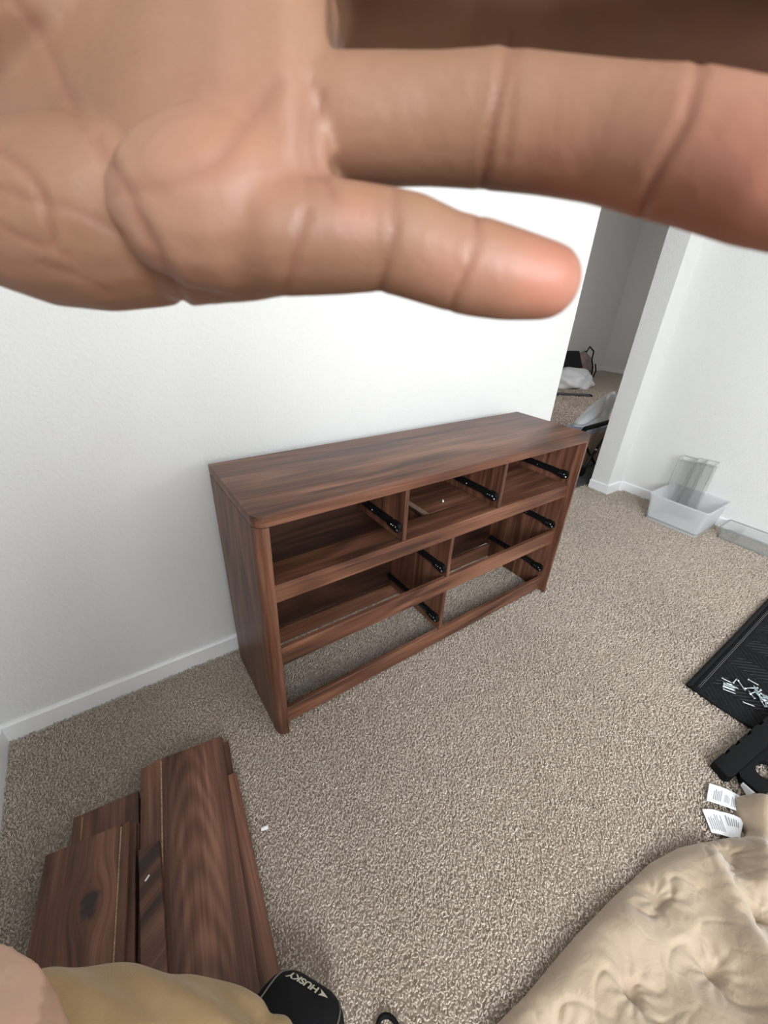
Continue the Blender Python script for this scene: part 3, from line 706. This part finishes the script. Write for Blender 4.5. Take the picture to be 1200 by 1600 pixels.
parcel('cardboard_box', 2.92, 3.46, .445, .66, FLZ, .272, plain('brown_card', (.38, .27, .19), .8, noise=.1), 'brown cardboard box behind the black folding cart', 'box')
parcel('flat_box', 2.93, 3.45, .45, .64, .273, .318, plain('pale_blue_card', (.42, .47, .58), .6), 'flat pale blue box lying on the cardboard box', 'box')
crumple('plastic_bag', (2.80, .51, FLZ), (.07, .05, .13), BAGW, 8, 'small white bag stuffed beside the cart struts', 'bag')
o = crumple('plastic_bag', (6.35, 2.72, FLZ), (.42, .30, .17), BAGW, 12, 'long crumpled white bag on the far carpet in front of the dark screen', 'bag', .2)
def bar():
    t = empty('shelf_bar', (5.55, 2.33, FLZ), math.atan2(-.382, .50), label='long dark grey bar lying on the far room carpet', cat='bar')
    B().box(-.75, .42, -.05, .05, 0, .035, .004).make('bar_body', plain('charcoal_metal', (.05, .05, .053), .5), t)
    B().box(.42, .445, -.052, .052, 0, .037, .004).make('end_cap', BLACKP, t)
bar()
def screen():
    t = empty('monitor', (6.75, 3.02, FLZ), -.35, label='tilted dark screen on a low black stand by the far wall', cat='monitor')
    mt = Matrix.Translation((0, 0, .19)) @ Matrix.Rotation(math.radians(-38), 4, 'X')
    b = B(); b.box(-.30, .27, -.012, .012, 0, .36, .006, mtx=mt); b.make('display', plain('dark_screen', (.008, .009, .012), .25), t)
    b = B(); b.box(-.34, .36, -.09, .05, .15, .185, .006); b.make('stand_top', BLACKP, t)
    for x in (-.28, .26): B().tube([(x, -.04, .15), (x, -.05, 0)], .014, 8).make('leg', BLACKM, t, True)
screen()
crumple('backpack', (7.42, 3.24, FLZ), (.30, .17, .27), PINKC, 21, 'rounded greyish pink bag against the far wall', 'bag', .12)
def outlet(x, label):
    t = empty('outlet', (x, FY, .40), label=label, cat='outlet')
    B().box(-.036, .036, -.007, -.0005, -.058, .058, .003).make('cover_plate', WHITEP, t)
    for z in (-.022, .022): B().box(-.016, .016, -.0095, -.0071, z-.014, z+.014, .002).make('socket', WHITEP, t)
outlet(7.86, 'white wall outlet with a black plug in the far room'); outlet(8.27, 'white empty wall outlet nearest the far room corner')
t = empty('power_cord', (7.88, FY, .40), label='black power cord hanging from the far outlet', cat='cord')
B().box(-.02, .02, -.045, -.0105, -.035, -.005, .004).make('plug', BLACKP, t)
B().tube([(0.0, -.045, -.02), (-.20, -.20, .10), (-.52, -.48, .06), (-.62, -.54, -.06), (-.55, -.56, -.20), (-.53, -.56, -.30), (-.56, -.58, -.39), (-.46, -.56, -.38), (-.38, -.54, -.28), (-.46, -.54, -.15)], .012, 8).make('lead', BLACKP, t, True)
# cord loop lying at the bottom of the view
B().tube([(-.056+.020*math.cos(q), -1.108+.026*math.sin(q), .009) for q in [PI*1.15-PI*1.6*i/20 for i in range(21)]], .0045, 10).make('cord', BLACKP, None, True, label='small black cord loop on the carpet below the dresser', cat='cord')

# ------------------------------------------------------------------ the photographer, kneeling, one hand held up close
def skin_mat():
    m, nt, b = mat('skin')
    tc = N(nt, 'ShaderNodeTexCoord'); at = N(nt, 'ShaderNodeAttribute', attribute_name='flush')
    n1 = N(nt, 'ShaderNodeTexNoise', Scale=28.0, Detail=4.0); lk(nt, tc.outputs['Object'], n1.inputs['Vector'])
    r = ramp(nt, [(.3, (.205, .106, .062)), (.55, (.246, .130, .079)), (.75, (.264, .144, .094))]); lk(nt, n1.outputs[0], r.inputs[0])
    mx = N(nt, 'ShaderNodeMix', data_type='RGBA'); lk(nt, at.outputs['Fac'], mx.inputs[0]); lk(nt, r.outputs[0], mx.inputs[6]); mx.inputs[7].default_value = (.43, .165, .115, 1)
    a3 = N(nt, 'ShaderNodeAttribute', attribute_name='lines'); m3 = N(nt, 'ShaderNodeMix', data_type='RGBA'); lk(nt, a3.outputs['Fac'], m3.inputs[0]); lk(nt, mx.outputs[2], m3.inputs[6]); m3.inputs[7].default_value = (.20, .080, .052, 1)
    a4 = N(nt, 'ShaderNodeAttribute', attribute_name='palm'); m4 = N(nt, 'ShaderNodeMix', data_type='RGBA'); lk(nt, a4.outputs['Fac'], m4.inputs[0]); m4.inputs[6].default_value = (.64, .405, .295, 1); lk(nt, m3.outputs[2], m4.inputs[7])  # lit body tone paler, hand tone darker: the hand's shade is put into colour
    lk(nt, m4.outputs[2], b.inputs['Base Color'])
    b.inputs['Roughness'].default_value = .5; b.inputs['Specular IOR Level'].default_value = .4
    b.inputs['Subsurface Weight'].default_value = .12; b.inputs['Subsurface Radius'].default_value = (.006, .0025, .0015); b.inputs['Subsurface Scale'].default_value = 1.0
    n2 = N(nt, 'ShaderNodeTexNoise', Scale=420.0, Detail=3.0); lk(nt, tc.outputs['Object'], n2.inputs['Vector'])
    bump(nt, b, n2.outputs[0], .25, .0006)
    return m
SKIN = skin_mat()
def c2w(p): return CP + CR[0]*p[0] + CR[1]*p[1] + CR[2]*p[2]
def hp(px, py, d): return V(((px-600)*d/FPX, (py-800)*d/FPX, d))       # hand laid out in metres in front of the lens
def remesh(bm, vox, it, name='tmp'):
    bmesh.ops.recalc_face_normals(bm, faces=bm.faces[:])
    me = D.meshes.new(name); bm.to_mesh(me); bm.free()
    o = D.objects.new(name, me); COL.objects.link(o)
    r = o.modifiers.new('r', 'REMESH'); r.mode = 'VOXEL'; r.voxel_size = vox
    s_ = o.modifiers.new('s', 'SMOOTH'); s_.factor = .5; s_.iterations = it
    dg = bpy.context.evaluated_depsgraph_get(); out = D.meshes.new_from_object(o.evaluated_get(dg))
    D.objects.remove(o); D.meshes.remove(me); return out
def ell_loft(b, secs, n=20, dome=True):
    """secs: (centre, half vector a, half vector b)"""
    rings = [[c + a*math.cos(t) + d*math.sin(t) for t in [2*PI*k/n for k in range(n)]] for c, a, d in secs]
    return b.loft(rings)
def limb(b, pts, n=16, dome=True):
    """round tapered limb through (point, radius) with domed ends"""
    P = [V(p) for p, r in pts]; Rr = [r for p, r in pts]
    if dome:
        d0 = (P[0]-P[1]).normalized(); d1 = (P[-1]-P[-2]).normalized(); e0, e1 = [], []
        for q in (.92, .7, .38):
            e0.append((P[0]+d0*Rr[0]*q, Rr[0]*math.sqrt(1-q*q))); e1.append((P[-1]+d1*Rr[-1]*q, Rr[-1]*math.sqrt(1-q*q)))
        al = e0 + list(zip(P, Rr)) + e1[::-1]
    else: al = list(zip(P, Rr))
    b.tube([p for p, r in al], [r for p, r in al], n)
def hand_bm():
    b = B(); Y = V((0, 1, 0)); Zz = V((.0, 0, 1))
    def sec(px, yb, yt, d, th, tilt=0.0):
        X = (px-600)*d/FPX; c = V((X, (yb+yt)/2, d)); return (c, Y*((yb-yt)/2), (Zz + Y*tilt)*(th/2))
    fore = []
    elbow = V(W2C(V((-.485, -.93, 1.085)))); wr = V((-.1215, -.105, .120))
    for k, (t, ra, rb) in enumerate(((.72, .044, .042), (.55, .043, .040), (.35, .038, .034), (.18, .032, .026))):
        c = wr.lerp(elbow, t); fore.append((c, Y*ra, Zz*rb + V((.5, 0, 0))*rb))
    ell_loft(b, fore + [sec(-60, -.0920, -.136, .119, .040), sec(60, -.0735, -.132, .110, .038), sec(180, -.0570, -.130, .100, .036),
                        sec(290, -.0462, -.126, .0905, .034), sec(390, -.0432, -.121, .083, .031), sec(470, -.0428, -.115, .079, .026), sec(520, -.0475, -.112, .078, .018)], 28)
    b.ball((-.066, -.066, .0935), 1, 16, 10, (.036, .0185, .0185))          # little-finger side of the palm
    b.ball((-.030, -.058, .0775), 1, 14, 8, (.022, .016, .012))
    b.ball((-.078, -.114, .0930), 1, 16, 10, (.036, .022, .022))            # ball of the thumb
    for yy in (-.074, -.094, -.110): b.ball((-.024, yy, .0785), 1, 12, 8, (.016, .0125, .0085))
    def finger(ps): limb(b, [(hp(*q[:3]) if abs(q[0]) > 1 else V(q[:3]), q[3]) for q in ps], 18)
    finger([(-.030, -.0535, .080, .0098), (450, 374, .0765, .0096), (530, 375, .0765, .0092), (600, 378, .0760, .0083), (640, 387, .0757, .0084), (700, 410, .0752, .0078), (745, 421, .0748, .0079), (800, 433, .0742, .0073), (850, 441, .0738, .0064)])
    finger([(-.030, -.0670, .083, .0104), (480, 192, .0785, .0098), (560, 194, .0757, .0093), (680, 194, .0737, .0090), (765, 194, .0717, .0092), (870, 205, .0680, .0087), (960, 217, .0640, .0084), (1040, 231, .0602, .0086), (1120, 249, .0562, .0082), (1220, 275, .0516, .0079), (1330, 308, .0485, .0068)])
    finger([(-.030, -.0890, .088, .0104), (490, -16, .0950, .0110), (600, -14, .0960, .0108), (760, -14, .0930, .0108), (900, -8, .0870, .0103), (1050, 2, .0790, .0102), (1200, 26, .0705, .0096), (1380, 62, .0610, .0084), (1480, 88, .0560, .0074)])
    finger([(-.030, -.1060, .078, .0112), (490, -290, .0660, .0106), (620, -290, .0640, .0104), (780, -285, .0615, .0104), (950, -260, .0585, .0098), (1100, -235, .0560, .0098), (1260, -200, .0530, .0090), (1360, -170, .0515, .0076)])
    finger([(-.090, -.118, .098, .016), (-.062, -.140, .083, .0145), (-.036, -.153, .072, .0120), (-.014, -.162, .064, .0108), (-.001, -.165, .061, .0085)])
    return b.bm
def W2C(p): d = p-CP; return (CR[0].dot(d), CR[1].dot(d), CR[2].dot(d))
def hand_mesh():
    me = remesh(hand_bm(), .0010, 7)
    n = len(me.vertices); co = np.zeros(n*3); me.vertices.foreach_get('co', co); co = co.reshape(-1, 3)
    no = np.zeros(n*3); me.vertices.foreach_get('normal', no); no = no.reshape(-1, 3)
    px = 600+FPX*co[:, 0]/co[:, 2]; py = 800+FPX*co[:, 1]/co[:, 2]
    front = (np.einsum('ij,ij->i', no, -co/np.linalg.norm(co, axis=1)[:, None]) > -.15) & (co[:, 2] < .16) & (px > -400)
    disp = np.zeros(n); crs = np.zeros(n)
    def crease(pts, depth, wd, ridge=.2):
        best = np.full(n, 1e9)
        for (x0, y0), (x1, y1) in zip(pts, pts[1:]):
            L = (x1-x0)**2+(y1-y0)**2; t = np.clip(((px-x0)*(x1-x0)+(py-y0)*(y1-y0))/L, 0, 1)
            best = np.minimum(best, np.hypot(px-x0-t*(x1-x0), py-y0-t*(y1-y0)))
        q = best*co[:, 2]/FPX
        disp[:] += -.6*depth*np.exp(-(q/wd)**2) + depth*ridge*.2*np.exp(-((q-2.4*wd)/(1.3*wd))**2)
        crs[:] = np.maximum(crs, min(.62, depth*700)*np.exp(-(q/(wd*1.1))**2))
    crease([(800, 50), (785, 120), (766, 200), (752, 296)], 0.0008, 0.00068); crease([(812, 60), (800, 150), (790, 250)], 0.0004, 0.00056)
    crease([(1095, 100), (1070, 190), (1030, 260), (1000, 330)], 0.0008, 0.00068)
    crease([(500, 150), (488, 210), (500, 270), (520, 302)], 0.0007, 0.00081); crease([(482, 130), (470, 220), (486, 300)], 0.0004, 0.00074)
    crease([(618, 300), (616, 360), (606, 410), (594, 455)], 0.0007, 0.00056); crease([(600, 390), (590, 455)], 0.0004, 0.00050)
    crease([(747, 340), (742, 390), (722, 440), (703, 482)], 0.0007, 0.00056)
    crease([(478, 330), (462, 390), (448, 452)], 0.0008, 0.00074)
    crease([(150, 215), (190, 285), (230, 365), (262, 425), (288, 472)], 0.0008, 0.00099, .9)
    crease([(0, 235), (40, 265), (66, 305), (76, 352), (84, 380)], 0.0008, 0.00087, .7); crease([(-20, 285), (40, 310), (120, 330), (200, 370)], 0.0004, 0.00087)
    crease([(20, 0), (70, 60), (95, 130), (130, 200)], 0.0004, 0.00112); crease([(-40, 330), (30, 370), (110, 400)], 0.0004, 0.00074)
    crease([(180, 300), (260, 290), (340, 250), (430, 130)], 0.0005, 0.00136); crease([(60, 410), (140, 440), (180, 462)], 0.0003, 0.00068)
    co = co + no*(disp*front)[:, None]
    fl = np.zeros(n)
    for cx, cy, rr, k in ((860, 440, 80, .75), (1180, 290, 170, .6), (700, 420, 60, .25), (870, 230, 80, .2), (380, 250, 150, .18), (560, 340, 40, .3)):
        fl += k*np.exp(-((px-cx)**2+(py-cy)**2)/rr**2)
    fl = np.clip(fl + .0, 0, 1)*(co[:, 2] < .2)
    b2 = me.attributes.new('lines', 'FLOAT', 'POINT'); b2.data.foreach_set('value', (crs*front).astype(np.float32))
    b4 = me.attributes.new('palm', 'FLOAT', 'POINT'); b4.data.foreach_set('value', np.clip(1-(-.13-co[:, 0])/.10, 0, 1).astype(np.float32))  # mask for the shaded hand tone, fading out along the forearm
    w = np.array([c2w(p) for p in co])
    me.vertices.foreach_set('co', w.ravel())
    a = me.attributes.new('flush', 'FLOAT', 'POINT'); a.data.foreach_set('value', fl.astype(np.float32))
    me.update(); return me

# joints of the kneeling figure
PEL, CHEST, NECK = V((-.515, -1.085, .49)), V((-.505, -1.13, .80)), V((-.475, -1.165, 1.00))
HIPL, HIPR = V((-.50, -.985, .43)), V((-.51, -1.190, .43))
KNL, KNR = V((-.232, -1.048, .078)), V((-.27, -1.305, .080))
def person():
    t = empty('person', (-.45, -1.12, 0), label='person kneeling in khaki shorts, bare hand held up close', cat='person')
    b = B(); b.bm.free(); b.bm = bmesh.new()
    X, Yv, Zv = V((1, 0, 0)), V((0, 1, 0)), V((0, 0, 1))
    SD = V((-.42, .90, 0)).normalized(); FW = V((.90, .42, 0)).normalized(); SD2 = V((-.65, .76, 0)); FW2 = V((.76, .65, 0))
    secs = [(V((-.51, -1.085, .40)), FW*.085, SD*.125), (V((-.515, -1.085, .48)), FW*.108, SD*.160), (V((-.515, -1.068, .56)), X*.132, Yv*.165), (V((-.510, -1.056, .665)), X*.137, Yv*.168),
            (V((-.510, -1.13, .76)), FW*.122, SD*.162), (V((-.495, -1.20, .87)), FW2*.108, SD2*.168), (V((-.475, -1.275, .97)), FW2*.092, SD2*.168), (V((-.465, -1.315, 1.035)), FW2*.062, SD2*.11), (V((-.46, -1.335, 1.08)), FW2*.052, SD2*.054), (V((-.455, -1.350, 1.13)), FW2*.050, SD2*.050)]
    ell_loft(b, secs, 28)
    SL, SR = V((-.572, -1.175, .985)), V((-.375, -1.420, .985))
    EL, ER = V((-.485, -.930, 1.085)), V((-.225, -1.560, .86))
    wl = c2w(V((-.1215, -.105, .120)))
    limb(b, [(SL, .052), (SL.lerp(EL, .35), .050), (SL.lerp(EL, .8), .043), (EL, .043)])
    limb(b, [(EL, .043), (EL.lerp(wl, .3), .044), (EL.lerp(wl, .45), .040)])
    WR = V((-.265, -1.435, 1.075))
    limb(b, [(SR, .052), (SR.lerp(ER, .35), .050), (SR.lerp(ER, .8), .043), (ER, .042)])
    limb(b, [(ER, .042), (ER.lerp(WR, .3), .043), (WR, .029)])
    hr = (WR, V((-.265, -1.405, 1.115)), V((-.268, -1.375, 1.15)))
    ell_loft(b, [(hr[0], V((.026, -.012, 0)), V((.01, .016, 0))), (hr[1], V((.038, -.018, 0)), V((.008, .012, 0))), (hr[2], V((.040, -.02, 0)), V((.006, .01, 0)))])
    for k in range(4):                                        # right fingers curled as if round a phone
        o = hr[2] + V((.034, -.018, .0))*(1-k*.66)
        limb(b, [(o, .0095), (o+V((.005, .012, .032)), .009), (o+V((.012, .030, .045)), .0085), (o+V((.016, .046, .035)), .0075)], 8)
    limb(b, [(hr[1]+V((.03, -.014, 0)), .013), (hr[1]+V((.055, -.005, .03)), .011), (hr[1]+V((.055, .012, .058)), .009)], 8)
    for hip, kn, s in ((HIPL, KNL, 1), (HIPR, KNR, -1)):
        limb(b, [(hip, .095), (hip.lerp(kn, .35), .088), (hip.lerp(kn, .75), .068), (kn, .062)])
        an = V((-.575, kn.y+.012*s, .055))
        limb(b, [(kn + V((-.01, 0, -.012)), .060), (kn.lerp(an, .3)+V((0, 0, .0)), .060), (kn.lerp(an, .75), .042), (an, .036)])
        limb(b, [(an, .036), (an+V((-.03, 0, .0)), .038), (an+V((-.025, .01*s, -.015)), .030)])
        limb(b, [(an+V((-.03, 0, .0)), .034), (an+V((-.045, .01*s, .03)), .030), (an+V((-.05, .015*s, .075)), .022)])
    # head turned towards the room
    hc = V((-.425, -1.405, 1.285)); f_ = V((.80, .50, -.18)).normalized(); sd = f_.cross(Zv).normalized(); up = sd.cross(f_)
    def hv(a, l, u): return hc + f_*a + sd*l + up*u
    ell_loft(b, [(hv(-.035, 0, .108), f_*.03, sd*.03), (hv(-.025, 0, .098), f_*.062, sd*.055), (hv(-.018, 0, .06), f_*.094, sd*.074), (hv(-.012, 0, .02), f_*.100, sd*.077),
                 (hv(-.006, 0, -.02), f_*.094, sd*.072), (hv(.008, 0, -.06), f_*.078, sd*.060), (hv(.026, 0, -.092), f_*.055, sd*.044), (hv(.038, 0, -.108), f_*.028, sd*.024)], 24)
    limb(b, [(V((-.46, -1.335, 1.08)), .052), (hv(-.03, 0, -.05), .052)])
    limb(b, [(hv(.085, 0, .018), .009), (hv(.104, 0, -.018), .013)], 10); b.ball(hv(.100, .012, -.022), .009); b.ball(hv(.100, -.012, -.022), .009)
    for l in (-1, 1):
        b.ball(hv(.078, l*.032, .018), .013); limb(b, [(hv(.086, l*.018, .036), .008), (hv(.074, l*.052, .036), .008)], 8)
        ell_loft(b, [(hv(-.005, l*.074, .028), f_*.010+up*.004, sd*.007), (hv(-.014, l*.084, .006), f_*.018, sd*.006), (hv(-.006, l*.076, -.026), f_*.009, sd*.006)], 10)
    limb(b, [(hv(.086, -.022, -.052), .0065), (hv(.094, 0, -.051), .0075), (hv(.086, .022, -.052), .0065)], 8)
    limb(b, [(hv(.085, -.018, -.064), .007), (hv(.092, 0, -.065), .0085), (hv(.085, .018, -.064), .007)], 8)
    bm_ = remesh(b.bm, .0070, 4)
    bo = D.objects.new('body_tmp', bm_); COL.objects.link(bo)
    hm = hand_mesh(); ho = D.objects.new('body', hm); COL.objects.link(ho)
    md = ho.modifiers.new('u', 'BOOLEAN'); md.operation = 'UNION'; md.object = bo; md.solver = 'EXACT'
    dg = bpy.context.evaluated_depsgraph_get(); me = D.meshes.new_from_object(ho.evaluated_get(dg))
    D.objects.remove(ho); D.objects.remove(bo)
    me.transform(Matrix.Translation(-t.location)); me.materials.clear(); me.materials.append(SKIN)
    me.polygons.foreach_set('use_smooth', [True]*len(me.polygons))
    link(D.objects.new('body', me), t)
    T0 = V(t.location)
    def L(p): return V(p)-T0
    # short hair cap
    b = B(); ell_loft(b, [(L(hv(-.035, 0, .118)), f_*.03, sd*.03), (L(hv(-.030, 0, .106)), f_*.068, sd*.060), (L(hv(-.030, 0, .062)), f_*.092, sd*.080), (L(hv(-.045, 0, .01)), f_*.073, sd*.081), (L(hv(-.055, 0, -.04)), f_*.050, sd*.066), (L(hv(-.05, 0, -.06)), f_*.03, sd*.05)], 24)
    b.make('hair', plain('dark_hair', (.03, .02, .015), .7, bumpd=.003, bscale=120), t, True)
    # khaki shorts
    b = B(); ell_loft(b, [(V((-.515, -1.085, .375)), X*.09, Yv*.15), (V((-.518, -1.085, .46)), X*.120, Yv*.178), (V((-.520, -1.08, .53)), X*.128, Yv*.172), (V((-.520, -1.08, .565)), X*.118, Yv*.160)], 28)
    for hip, kn, s in ((HIPL, KNL, 1), (HIPR, KNR, -1)):
        h2 = hip + V((.0, .012*s, .0))
        limb(b, [(h2+V((0, .014*s, 0)), .108), (h2.lerp(kn, .25)+V((.0, .022*s, .0)), .101), (h2.lerp(kn, .50)+V((0, .016*s, .0)), .096), (h2.lerp(kn, .68)+V((0, .006*s, .0)), .088)], 22)
    b.ball(LUMP, .034, 14, 10, (1.25, 1, 1)); limb(b, [(LUMP, .036), (HIPL.lerp(KNL, .5), .06)])
    me = remesh(b.bm, .006, 5)
    n = len(me.vertices); co = np.zeros(n*3); me.vertices.foreach_get('co', co); co = co.reshape(-1, 3); no = np.zeros(n*3); me.vertices.foreach_get('normal', no); no = no.reshape(-1, 3)
    q = co @ np.array([.62, -.35, .70]); dd = .0035*np.sin(q*62+3*np.sin(co[:, 0]*17)+2*np.sin(co[:, 1]*21)) + .0025*np.sin(co @ np.array([30, 55, -38])+1.0)
    co = co + no*dd[:, None] - np.array(T0)
    me.vertices.foreach_set('co', co.ravel()); me.update()
    mk, nt, bb = mat('khaki_twill'); tc = N(nt, 'ShaderNodeTexCoord')
    n1 = N(nt, 'ShaderNodeTexNoise', Scale=16.0, Detail=4.0); lk(nt, tc.outputs['Object'], n1.inputs['Vector'])
    rr = ramp(nt, [(.3, (.300, .188, .080)), (.7, (.375, .245, .112))]); lk(nt, n1.outputs[0], rr.inputs[0]); lk(nt, rr.outputs[0], bb.inputs['Base Color'])
    bb.inputs['Roughness'].default_value = .85; bb.inputs['Sheen Weight'].default_value = .2
    wv = N(nt, 'ShaderNodeTexWave', Scale=330.0, Distortion=.6); wv.bands_direction = 'DIAGONAL'; lk(nt, tc.outputs['Object'], wv.inputs['Vector']); bump(nt, bb, wv.outputs[0], .35, .0006)
    me.materials.clear(); me.materials.append(mk); me.polygons.foreach_set('use_smooth', [True]*len(me.polygons))
    link(D.objects.new('shorts', me), t)
    # knee pad: a padded shell wrapped round the front of the knee
    def pad(kn, hip, s):
        ax = PADAX.copy(); ax.y *= s if s < 0 else 1; ax.normalize()
        side = V((-.60, .80, .0)) if s > 0 else V((.60, .80, 0)); side = (side - ax*side.dot(ax)).normalized(); nrm = ax.cross(side) if ax.cross(side).z > 0 else side.cross(ax)
        ctr = kn + PADO
        def srf(u, v, h=0.0):      # u across -1..1, v along 0..1
            a = u*1.75 + .16; r = .078 + .006*math.cos(4*a-PI) + h + .006*math.sin(PI*min(1, max(0, v))) - .012*max(0, v-.75)*4*0.4
            return ctr + ax*((v-.5)*.17) + side*(r*1.0*math.sin(a)) + nrm*(r*math.cos(a)) - T0
        nu, nv = 30, 14; vs = []; fs = []
        for h in (.011, .0):
            for j in range(nv+1):
                for i in range(nu+1):
                    e = min(1, 6*min(j/nv, 1-j/nv)+.15)
                    vs.append(srf(-1+2*i/nu, j/nv, h*e if h else 0))
        k = (nu+1)*(nv+1)
        for j in range(nv):
            for i in range(nu):
                a = j*(nu+1)+i; fs.append((a, a+1, a+nu+2, a+nu+1)); fs.append((k+a, k+a+nu+1, k+a+nu+2, k+a+1))
        for i in range(nu): a = nv*(nu+1)+i; fs += [(i, k+i, k+i+1, i+1), (a, a+1, k+a+1, k+a)]
        for j in range(nv): a = j*(nu+1); c = a+nu; fs += [(a, a+nu+1, k+a+nu+1, k+a), (c, k+c, k+c+nu+1, c+nu+1)]
        p = pyobj('knee_pad', vs, fs, BLACKF, t, True, label='black padded knee pad with a pale logo')
        for u in (-.56, .33):
            q = B(); q.tube([srf(u*(1-.12*v), v, .0118*min(1, 6*min(v, 1-v)+.15)) for v in [i/12 for i in range(13)]], .0015, 6)
            q.make('piping', GREYST, p, True, label='grey piping along the side of the knee pad')
        return p, srf
    p, srf = pad(KNL, HIPL, 1)
    # pale lettering, upright for someone facing the kneeler
    cu = D.curves.new('lettering', 'FONT'); cu.body = 'HUSKY'; cu.size = 1.0; cu.extrude = .0; cu.space_character = .95; cu.shear = .15; cu.offset = .028
    to = D.objects.new('lettering', cu); COL.objects.link(to); dg = bpy.context.evaluated_depsgraph_get(); me = D.meshes.new_from_object(to.evaluated_get(dg)); D.objects.remove(to)
    xs = [v.co.x for v in me.vertices]; ys = [v.co.y for v in me.vertices]; x0, x1, y0, y1 = min(xs), max(xs), min(ys), max(ys)
    bm = bmesh.new(); bm.from_mesh(me)
    e = [bm.verts.new(c) for c in ((x0-.95, y0+.36, 0), (x0-.12, y0+.0, 0), (x0-.32, y0+.36, 0), (x0-.12, y1, 0))]; bm.faces.new(e)
    bmesh.ops.triangulate(bm, faces=bm.faces[:])
    bmesh.ops.subdivide_edges(bm, edges=bm.edges[:], cuts=1)
    for v in bm.verts:
        a = (v.co.x-(x0-.95))/(x1-x0+.95); hgt = (v.co.y-y0)/(y1-y0)
        v.co = srf(LOGO[0] + (LOGO[1]-LOGO[0])*a, LOGO[2] + (LOGO[3]-LOGO[2])*hgt, .0126)
    bm.to_mesh(me); bm.free(); me.materials.clear(); me.materials.append(plain('pale_print', (.55, .53, .42), .7))
    link(D.objects.new('logo', me), p, label='pale arrow emblem and capital letters across the knee pad')
LUMP = V((-.240, -1.038, .195))
PADAX = V((.62, .38, -.55)); PADO = V((-.005, 0, .015)); LOGO = (-.33, .20, .855, .765)
person()
def phone():
    t = empty('phone', CP, label='slim dark phone held by the kneeling person', cat='phone')
    mt = Matrix(((CR[0][0], CR[1][0], CR[2][0]), (CR[0][1], CR[1][1], CR[2][1]), (CR[0][2], CR[1][2], CR[2][2]))).to_4x4()
    B().box(-.055, .018, -.018, .132, -.012, -.004, .003, 2, mtx=mt).make('case', BLACKP, t)
    B().box(-.052, .015, -.015, .129, -.0124, -.0121, mtx=mt).make('screen', plain('phone_glass', (.01, .01, .012), .08), t)
phone()
